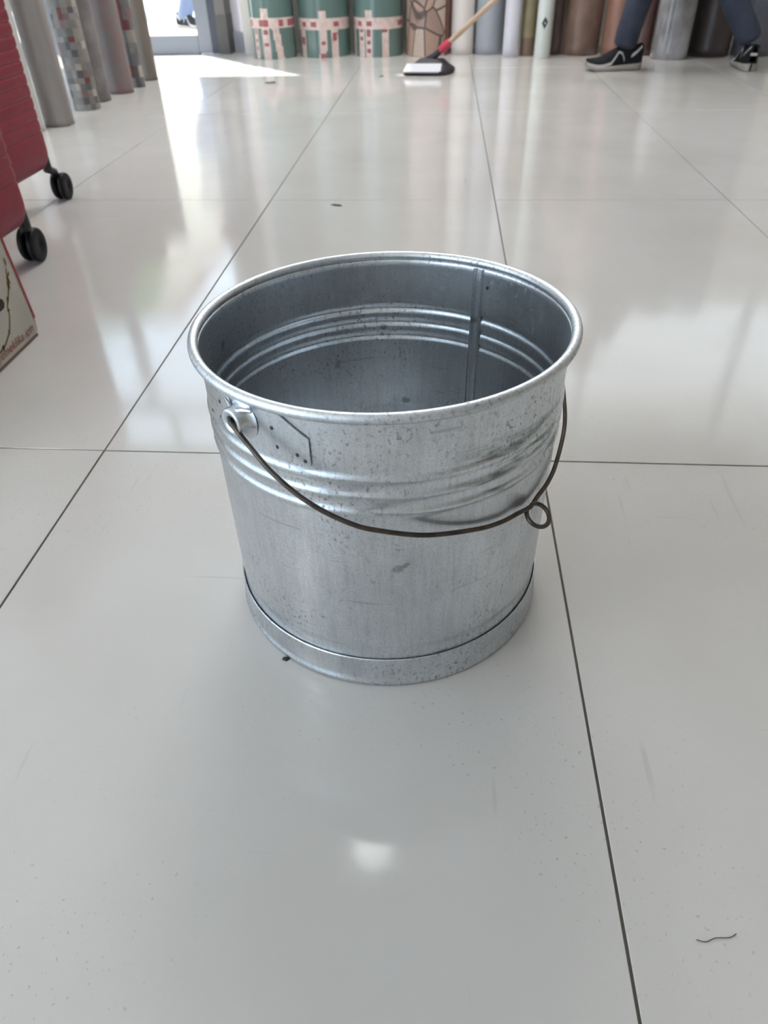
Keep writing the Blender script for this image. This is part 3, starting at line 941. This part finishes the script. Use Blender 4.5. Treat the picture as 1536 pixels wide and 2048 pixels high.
# pole runs up to the right towards the person's hands
PA = Vector((0.0, 0.0, 0.055)); PD = Vector((0.296, -0.045, 0.235)).normalized()
MB().tube([PA - PD * 0.005, PA + PD * 0.03, PA + PD * 0.078], [0.024, 0.016, 0.015], 16).build('socket', M['mop_black'], mop)
MB().tube([PA + PD * 0.072, PA + PD * 0.080, PA + PD * 0.128, PA + PD * 0.134], [0.017, 0.019, 0.018, 0.015], 16).build('collar', M['mop_red'], mop)
MB().tube([PA + PD * 0.11, PA + PD * 1.20], 0.0125, 16).build('pole', M['wood'], mop)


# ------------------------------------------------------------------ people
def skin_obj(name, verts, edges, rads, m, parent, root=0, sub=2):
    me = bpy.data.meshes.new(name)
    me.from_pydata([tuple(v) for v in verts], edges, [])
    o = bpy.data.objects.new(name, me); COL.objects.link(o)
    md_ = o.modifiers.new('Skin', 'SKIN'); md_.use_smooth_shade = True
    for i, v in enumerate(me.skin_vertices[0].data):
        rr = rads[i]
        v.radius = rr if isinstance(rr, tuple) else (rr, rr)
        v.use_root = (i == root)
    s = o.modifiers.new('Subdivision', 'SUBSURF'); s.levels = sub; s.render_levels = sub
    bpy.context.view_layer.update()
    ev = o.evaluated_get(bpy.context.evaluated_depsgraph_get())
    me2 = bpy.data.meshes.new_from_object(ev)
    bpy.data.objects.remove(o)
    for p in me2.polygons: p.use_smooth = True
    me2.name = name
    me2.materials.clear()
    return obj(name, me2, m, parent)


M['skin'] = mat('skin', (0.50, 0.31, 0.23), 0.5)
M['hair'] = mat('dark hair', (0.03, 0.024, 0.02), 0.6, bump=(200, 0.6))
M['denim'] = mat('dark blue denim', (0.040, 0.050, 0.078), 0.85, noise=(9, (0.022, 0.028, 0.046)), bump=(350, 0.3))
M['shirt'] = mat('grey cotton shirt', (0.22, 0.22, 0.24), 0.85, noise=(8, (0.19, 0.19, 0.21)))
M['pale_denim'] = mat('pale blue denim', (0.17, 0.21, 0.34), 0.85)
M['white_shirt'] = mat('white shirt', (0.6, 0.6, 0.6), 0.85)
M['shoe_black'] = mat('black shoe fabric', (0.009, 0.0095, 0.012), 0.75, 0, 0.25, bump=(300, 0.3))
M['sole'] = mat('grey tan sole', (0.33, 0.30, 0.27), 0.6)
M['shoe_light'] = mat('pale shoe trim', (0.48, 0.47, 0.46), 0.6)


def shoe(parent, loc, heading, L=0.285, trim=True, heel_tag=False, name='shoe', cols=None):
    """heading: direction of the toe, radians; origin under the ankle"""
    um, sm_, tm = cols or (M['shoe_black'], M['sole'], M['shoe_light'])
    r = empty(name, loc, heading); r.parent = parent
    W = 0.049
    def half(t):     # half width along the shoe, t 0 heel .. 1 toe
        return W * (0.66 + 0.12 * math.sin(PI * min(1, t / 0.35)) * 0.5 + 0.36 * math.exp(-((t - 0.68) / 0.27) ** 2)) * min(1, (1 - abs(2 * t - 1) ** 7.0) ** 0.5 + 0.03)
    x = lambda t: -0.075 + L * t
    sl = MB()
    def sole_h(t): return 0.034 - 0.012 * min(1, t / 0.75) + 0.006 * max(0, t - 0.85) / 0.15
    def lift(t): return 0.016 * max(0, (t - 0.78) / 0.22) ** 2
    NT, NA = 30, 20
    def sf(u, v):
        t = u; a = 2 * PI * v
        yy = math.copysign(abs(math.cos(a)) ** 0.4, math.cos(a)); zz = math.copysign(abs(math.sin(a)) ** 0.4, math.sin(a))
        return (x(t), (half(t) + 0.004) * yy, lift(t) + sole_h(t) * (0.5 + 0.5 * zz))
    sl.grid(sf, NT, NA)
    sl.build('sole', sm_, r)
    up = MB()
    def uh(t):
        pts = [(0, 0.080), (0.06, 0.092), (0.16, 0.082), (0.30, 0.078), (0.42, 0.086), (0.55, 0.070), (0.72, 0.048), (0.88, 0.036), (1.0, 0.018)]
        for (a, b), (c, d_) in zip(pts, pts[1:]):
            if t <= c: return b + (d_ - b) * (t - a) / (c - a)
        return pts[-1][1]
    def uf(u, v):
        t = 0.012 + 0.972 * u; a = PI * v
        h = uh(t)
        yy = math.cos(a); zz = math.sin(a)
        e = 0.75
        return (x(t) + 0.0, half(t) * 0.97 * math.copysign(abs(yy) ** e, yy) * (1 - 0.25 * zz * (h / 0.09)), lift(t) + sole_h(t) * 0.7 + h * abs(zz) ** e)
    up.grid(uf, NT, 18)
    up.build('upper', um, r)
    def strip(name, seq, wd_, side, m):
        mb = MB()
        def sp(u, v):
            i = u * (len(seq) - 1); k = min(int(i), len(seq) - 2); f = i - k
            t = seq[k][0] + (seq[k + 1][0] - seq[k][0]) * f; q = seq[k][1] + (seq[k + 1][1] - seq[k][1]) * f
            q = q + wd_ * (v - 0.5)
            q = min(max(q, 0.0), 0.5)
            p = uf((t - 0.012) / 0.972, q if side > 0 else 1 - q)
            return (p[0], p[1] + side * 0.0022, p[2] + 0.0012)
        mb.grid(sp, 16, 2)
        mb.build(name, m, r)
    if trim:
        for sd in (-1, 1):
            strip('side_stripe', [(0.60, 0.05), (0.53, 0.14), (0.47, 0.24), (0.40, 0.17), (0.36, 0.06)], 0.06, sd, tm)
            strip('collar_stripe', [(0.05, 0.28), (0.14, 0.20), (0.24, 0.13)], 0.07, sd, tm)
            strip('toe_band', [(0.95, 0.03), (0.85, 0.04), (0.72, 0.04), (0.60, 0.05)], 0.055, sd, tm)
    if heel_tag:
        MB().box(x(0) - 0.0075, x(0) + 0.004, -0.015, 0.015, 0.066, 0.077).build('heel_tag', tm, r, bevel=0.002)
    MB().tube([(0.005, 0, 0.062), (0.004, 0, 0.10)], [0.034, 0.037], 16).build('sock', um, r)
    return r


def hand_chain(V, E, R, wrist, fdir, pdir, side, curl, base):
    """palm + five fingers appended to skeleton lists; fdir finger direction, pdir palm normal, side thumb direction"""
    f = fdir.normalized(); pn = pdir.normalized(); sd = side.normalized()
    palm = len(V); V.append(wrist + f * 0.045); E.append((base, palm)); R.append((0.036, 0.018))
    for k, (off, ln) in enumerate(((0.028, 0.070), (0.009, 0.078), (-0.010, 0.072), (-0.028, 0.058))):
        p0 = wrist + f * 0.088 + sd * off
        prev = palm
        d = f.copy(); p = p0
        for s_, r_ in ((0, 0.0095), (0.42, 0.009), (0.32, 0.0082), (0.26, 0.0072)):
            p = p + d * ln * s_
            i = len(V); V.append(p.copy()); E.append((prev, i)); R.append(r_)
            prev = i
            d = (d * math.cos(curl) + pn * math.sin(curl)).normalized()
            nx = pn
            pn2 = (nx * math.cos(curl) - f * math.sin(curl)).normalized()
        
    p = wrist + f * 0.025 + sd * 0.034
    prev = palm
    d = (f * 0.6 + sd * 0.6 + pn * 0.5).normalized()
    for s_, r_ in ((0.0, 0.012), (0.032, 0.0105), (0.028, 0.0088)):
        p = p + d * s_
        i = len(V); V.append(p.copy()); E.append((prev, i)); R.append(r_)
        prev = i
        d = (d + pn * 0.5 - sd * 0.3).normalized()


def person(label, ankles, hips, chest_lean, face, hands, cols, shoe_spec, cuffs=True):
    """ankles, hands: two points each (left, right); hips: centre; face: horizontal unit vector"""
    H = Vector(hips); fc = Vector(face).normalized(); up = Vector((0, 0, 1)); rt = fc.cross(up)
    root = empty('person', (H.x, H.y, 0)); tag(root, label, 'person')
    o = Vector((H.x, H.y, 0))
    lean = Vector(chest_lean)
    ch = H + lean * 0.30 + up * 0.02
    ch2 = H + lean * 0.46
    nk = H + lean * 0.58
    hdp = nk + (lean * 0.6 + up * 0.5 + fc * 0.25).normalized() * 0.13
    # body (skin): torso, neck, head, arms, hands
    V, E, R = [], [], []
    def a(p, r, frm=None):
        V.append(Vector(p) - o); R.append(r)
        if frm is not None: E.append((frm, len(V) - 1))
        return len(V) - 1
    pv = a(H, (0.14, 0.10)); c1 = a(ch, (0.15, 0.10), pv); c2 = a(ch2, (0.13, 0.085), c1); n1 = a(nk, 0.055, c2)
    h1 = a(nk + (hdp - nk) * 0.55 + fc * 0.01, 0.075, n1); h2 = a(hdp + (hdp - nk).normalized() * 0.03, (0.082, 0.092), h1); a(hdp + (hdp - nk).normalized() * 0.09, 0.060, h2)
    for s, hp_ in zip((-1, 1), hands):
        hp_ = Vector(hp_)
        sh = ch2 + rt * s * 0.19 + lean * 0.03
        i = a(sh, 0.058, c2)
        mid_ = (sh + hp_) / 2; dd = hp_ - sh
        bend = max(0.0, (0.54 ** 2 - dd.length ** 2)) ** 0.5 / 2
        eb = mid_ + (Vector((0, 0, -0.75)) - fc * 0.4 + rt * s * 0.45).normalized() * bend
        i = a(eb, 0.042, i); i = a(eb + (hp_ - eb) * 0.85, 0.027, i)
        wr_ = eb + (hp_ - eb) * 0.88
        fd = (hp_ - eb).normalized()
        pn = fd.cross(rt).normalized()
        lv_, le, lr = V, E, R
        hand_chain(lv_, le, lr, wr_ - o, fd, (pn if pn.dot(up) < 0 else -pn), rt * -s, 0.62, i)
    skin_obj('body', V, E, R, M['skin'], root)
    # face details and hair
    hc = hdp + (hdp - nk).normalized() * 0.03 - o
    hu = (hdp - nk).normalized(); hf = (fc - hu * fc.dot(hu)).normalized(); hr = hf.cross(hu)
    hm = MB()
    def hair_fn(u, v):
        th = 2 * PI * u; ph = PI * 0.62 * v
        d_ = hu * math.cos(ph) + (hf * math.cos(th) + hr * math.sin(th)) * math.sin(ph)
        cut = 1.0 if d_.dot(hf) < 0.45 else 0.93
        return hc + hu * 0.02 + Vector(d_) * 0.100 * cut - hf * 0.012
    hm.grid(hair_fn, 28, 14, wrap=True)
    hm.build('hair', M['hair'], root)
    fm = MB()
    fm.tube([hc + hf * 0.083 + hu * 0.005, hc + hf * 0.108 - hu * 0.028, hc + hf * 0.090 - hu * 0.034], [0.008, 0.014, 0.010], 8)
    fm.build('nose', M['skin'], root)
    for s in (-1, 1):
        e = MB(); cpt = hc + hf * 0.084 + hr * s * 0.031 + hu * 0.006
        e.lathe([(0.0003, -0.011), (0.008, -0.007), (0.011, 0), (0.008, 0.007), (0.0003, 0.011)], 12, tf=lambda p: tuple(cpt + Vector(p)))
        e.build('eye', M['gasket'], root)
        e = MB(); ept = hc + hr * s * 0.088 - hu * 0.008
        e.lathe([(0.0003, -0.030), (0.014, -0.018), (0.019, 0.008), (0.012, 0.026), (0.0003, 0.031)], 12, tf=lambda p: tuple(ept + hu * p[2] + hf * p[0] + hr * p[1] * 0.45))
        e.build('ear', M['skin'], root)
    e = MB(); e.tube([hc + hf * 0.080 - hu * 0.058 - hr * 0.024, hc + hf * 0.089 - hu * 0.060, hc + hf * 0.080 - hu * 0.058 + hr * 0.024], [0.004, 0.007, 0.004], 8); e.build('mouth', mat('lips', (0.36, 0.16, 0.13), 0.5), root)
    # shirt
    V, E, R = [], [], []
    pv = a(H + up * -0.02, (0.165, 0.125)); c1 = a(ch, (0.175, 0.125), pv); c2 = a(ch2, (0.15, 0.105), c1); a(nk - lean * 0.05, 0.072, c2)
    for s, hp_ in zip((-1, 1), hands):
        hp_ = Vector(hp_); sh = ch2 + rt * s * 0.19 + lean * 0.03
        dd = hp_ - sh; bend = max(0.0, (0.54 ** 2 - dd.length ** 2)) ** 0.5 / 2
        eb = (sh + hp_) / 2 + (Vector((0, 0, -0.75)) - fc * 0.4 + rt * s * 0.45).normalized() * bend
        i = a(sh, 0.075, c2); i = a(sh + (eb - sh) * 0.5, 0.062, i); a(sh + (eb - sh) * 0.85, 0.060, i)
    skin_obj('shirt', V, E, R, cols[1], root)
    # trousers
    V, E, R = [], [], []
    pv = a(H, (0.155, 0.12)); a(H + up * 0.09, (0.15, 0.115), pv)
    for s, an in zip((-1, 1), ankles):
        an = Vector(an); hip = H + rt * s * 0.095 - up * 0.08
        i = a(hip, 0.098, pv)
        dd = an - hip; L = dd.length
        kn = hip + dd * 0.50 + fc * max(0.0, 0.84 - L) * 0.55 + fc * 0.015
        i = a(hip + (kn - hip) * 0.5, 0.085, i); i = a(kn, 0.068, i)
        i = a(kn + (an - kn) * 0.35, 0.068, i); i = a(kn + (an - kn) * 0.70, 0.062, i)
        i = a(kn + (an - kn) * 0.84 + rt * 0.004, 0.064, i); i = a(kn + (an - kn) * 0.92 - fc * 0.003, 0.060, i); a(an - up * 0.012, 0.062, i)
    skin_obj('trousers', V, E, R, cols[0], root)
    for (loc, hd_, tg), s in zip(shoe_spec, (0, 1)):
        shoe(root, (loc[0] - o.x, loc[1] - o.y, 0), hd_, heel_tag=tg)
    return root


S1 = (1.372, 3.475, 0.0)     # ankle base of the shoe seen from the side, toe to the left
S2 = (1.950, 3.430, 0.0)     # ankle base of the shoe seen from behind
G1 = Vector((MX, MY, 0)) + Matrix.Rotation(math.radians(-6), 3, 'Z') @ (PA + PD * 0.85)
G2 = Vector((MX, MY, 0)) + Matrix.Rotation(math.radians(-6), 3, 'Z') @ (PA + PD * 1.10)
person('mopping person in dark blue jeans and black shoes before the rolls',
       [(S1[0] - 0.030, S1[1] - 0.005, 0.100), (S2[0] - 0.015, S2[1], 0.118)], (1.62, 3.50, 0.86), (-0.30, -0.02, 0.95), (-1, 0.05, 0),
       [tuple(G1 + Vector((0, -0.02, 0.02))), tuple(G2 + Vector((0, 0.02, 0.02)))], (M['denim'], M['shirt']),
       [(S1, math.radians(188), False), (S2, math.radians(83), True)])
person('passer-by in pale blue trousers outside the glass door',
       [(-1.62, 5.95, 0.06), (-1.50, 6.12, 0.06)], (-1.58, 6.05, 0.86), (0, 0.02, 1.0), (0.9, -0.43, 0),
       [(-1.35, 5.75, 0.82), (-1.70, 6.35, 0.80)], (M['pale_denim'], M['white_shirt']),
       [((-1.63, 5.95, 0), math.radians(-25), False), ((-1.51, 6.12, 0), math.radians(-25), False)])

# ------------------------------------------------------------------ ceiling lamps and added fill panels
M['lamp'] = mat('lit diffuser', (0.9, 0.9, 0.88), 0.5, emit=((0.93, 1.0, 0.95), 4.0))
M['lamp_body'] = mat('white lamp ring', (0.75, 0.75, 0.75), 0.4)
LAMPS = [(0.21, 0.92, 'round ceiling lamp above the bucket'), (2.4, 0.85, 'round ceiling lamp toward the right wall'), (-2.0, 0.85, 'round ceiling lamp over the left side'), (0.4, -1.9, 'round ceiling lamp behind the camera')]
for x, y, lb in LAMPS:
    r = empty('ceiling_lamp', (x, y, ZC)); tag(r, lb, 'lamp', 'round ceiling lamps')
    MB().lathe([(0.12, -0.0005), (0.125, -0.03), (0.115, -0.04), (0.102, -0.038)], 48).build('lamp_ring', M['lamp_body'], r)
    MB().lathe([(0.001, -0.046), (0.06, -0.044), (0.103, -0.037)], 48).build('diffuser', M['lamp'], r)

M['fill_glow'] = mat('added fill panel', (0.9, 0.9, 0.9), 0.5, emit=((1.0, 0.975, 0.96), 6.5))  # glowing panels added out of view to brighten the back floor, rolls and bucket
FILL_PANELS = [(0.1, 3.65, 'added fill light panel over the back rolls, nearer the glass door'), (0.8, 3.65, 'added fill light panel over the back rolls, away from the glass door'),
          (-0.15, 2.7, 'added fill light panel second from the back, nearer the glass door'), (0.5, 2.7, 'added fill light panel second from the back, away from the glass door'),
          (-2.3, -1.9, 'single added fill light panel by the rear wall')]
for (x, y, lb) in FILL_PANELS:
    r = empty('added_fill_panel', (x, y, ZC)); tag(r, lb, 'lamp', 'added unseen fill light panels')
    fr = MB()
    for a0, a1, b0, b1 in ((-0.32, 0.32, -0.52, -0.49), (-0.32, 0.32, 0.49, 0.52), (-0.32, -0.29, -0.49, 0.49), (0.29, 0.32, -0.49, 0.49)):
        fr.box(a0, a1, b0, b1, -0.02, -0.0005)
    fr.build('fill_frame', M['lamp_body'], r)
    MB().box(-0.29, 0.29, -0.49, 0.49, -0.012, -0.001).build('diffuser', M['fill_glow'], r)

# ------------------------------------------------------------------ tree and house outside
M['leaf'] = mat('green leaf', (0.16, 0.33, 0.07), 0.6)
M['bark'] = mat('bark', (0.14, 0.10, 0.07), 0.9)
tree = empty('tree', (-4.6, 9.2, -0.06)); tag(tree, 'green leafy tree outside the glazed front', 'tree')
MB().tube([(0, 0, 0), (0.05, 0, 1.0), (0, 0.05, 2.2), (0.1, 0, 3.2)], [0.12, 0.10, 0.08, 0.05], 10).build('trunk', M['bark'], tree)
random.seed(5)
lf = MB()
for i in range(2600):
    d_ = Vector((random.gauss(0, 1), random.gauss(0, 1), random.gauss(0, 1))).normalized() * (random.random() ** 0.4)
    c = Vector((d_.x * 1.0, d_.y * 1.0, 3.2 + d_.z * 0.95))
    n1_ = Vector((random.gauss(0, 1), random.gauss(0, 1), random.gauss(0, 1))).normalized()
    t1 = n1_.orthogonal().normalized(); t2 = n1_.cross(t1)
    s = random.uniform(0.07, 0.13)
    lf.add([c - t1 * s, c - t2 * s * 0.5, c + t1 * s, c + t2 * s * 0.5], [(0, 1, 2, 3)])
tag(lf.build('foliage', M['leaf'], tree, fix=False), kind='stuff')
M['cream'] = mat('cream render', (0.68, 0.62, 0.50), 0.9)
M['house_glass'] = mat('dark window glass', (0.06, 0.07, 0.08), 0.1)
hs = empty('house', (-7.2, 15.0, -0.06)); tag(hs, 'cream house across the street outside', 'house')
MB().box(-2.2, 1.3, 0, 5, 0, 6.5).build('wall', M['cream'], hs)
for wx in (-1.5, -0.2):
    for wz in (1.0, 3.8):
        f_ = MB().box(wx, wx + 0.8, -0.04, 0.0, wz, wz + 1.3).build('window', M['lamp_body'], hs)
        MB().box(wx + 0.07, wx + 0.73, -0.05, -0.041, wz + 0.07, wz + 1.23).build('pane', M['house_glass'], f_)
MB().add([(-2.5, -0.3, 6.5), (1.6, -0.3, 6.5), (1.6, 5.3, 6.5), (-2.5, 5.3, 6.5), (-0.45, 2.5, 7.8)], [(0, 1, 4), (1, 2, 4), (2, 3, 4), (3, 0, 4), (3, 2, 1, 0)]).build('roof', mat('roof tile', (0.3, 0.12, 0.07), 0.8), hs)

ab = empty('added_sky_block', (5.4, 10.0, -0.06)); tag(ab, 'added unseen pale cream block hiding the sky behind the back wall windows', 'building')  # unseen block added to cover the sky, so the back windows shine less
MB().box(-6.0, 6.0, 0, 6, 0, 9.0).build('wall', mat('pale pink cream render', (0.72, 0.66, 0.61), 0.9), ab)
for i_ in range(5):
    for wz in (1.2, 6.4):
        f_ = MB().box(-5.2 + 2.2 * i_, -4.2 + 2.2 * i_, -0.04, 0.0, wz, wz + 1.3).build('window', M['lamp_body'], ab)
        MB().box(-5.13 + 2.2 * i_, -4.27 + 2.2 * i_, -0.05, -0.041, wz + 0.07, wz + 1.23).build('pane', M['house_glass'], f_)
MB().box(-6.2, 6.2, -0.3, 6.2, 9.0, 9.25).build('roof', M['lamp_body'], ab)

# ------------------------------------------------------------------ litter on the floor
M['lint'] = mat('dark lint', (0.03, 0.03, 0.03), 0.8)
M['chip'] = mat('grey brown chip', (0.13, 0.12, 0.11), 0.8)


def crumb(x, y, pts, h, label, m, name='debris'):
    mb = MB(); n = len(pts)
    vs = [(px, py, 0.0002) for px, py in pts] + [(px * 0.7, py * 0.7, h * (0.6 + 0.4 * ((i * 7) % 3) / 2)) for i, (px, py) in enumerate(pts)]
    mb.add(vs, [tuple(reversed(range(n))), tuple(range(n, 2 * n))] + [(i, (i + 1) % n, n + (i + 1) % n, n + i) for i in range(n)])
    tag(mb.build(name, m, None, (x, y, 0)), label, 'debris')


crumb(0.3184, -0.350, [(-0.004, -0.001), (0.001, -0.003), (0.004, 0.0005), (0.002, 0.003), (-0.003, 0.002)], 0.002, 'tiny black crumb against the bucket base', M['lint'])
crumb(0.183, 1.150, [(-0.016, 0.004), (0.0, -0.006), (0.018, -0.008), (0.014, 0.003), (-0.004, 0.01)], 0.004, 'grey chip on the floor behind the bucket', M['chip'])
crumb(-0.390, 3.178, [(-0.03, 0.0), (0.0, -0.02), (0.03, -0.005), (0.012, 0.02)], 0.008, 'brown scrap on the floor before the ribbon printed rolls', M['chip'])
crumb(0.141, 3.343, [(-0.012, 0.0), (0.0, -0.012), (0.013, -0.004), (0.006, 0.012)], 0.006, 'small dark scrap left of the mop head', M['chip'])
hair = MB().tube(crom([Vector(q) for q in ((0.6487, -0.5796, 0.0006), (0.655, -0.5806, 0.0006), (0.6621, -0.5778, 0.0009), (0.672, -0.5768, 0.0006), (0.6774, -0.574, 0.0006))], 5), 0.00028, 6).build('thread', M['lint'])
tag(hair, 'thin dark curled thread on the floor at lower right', 'thread')
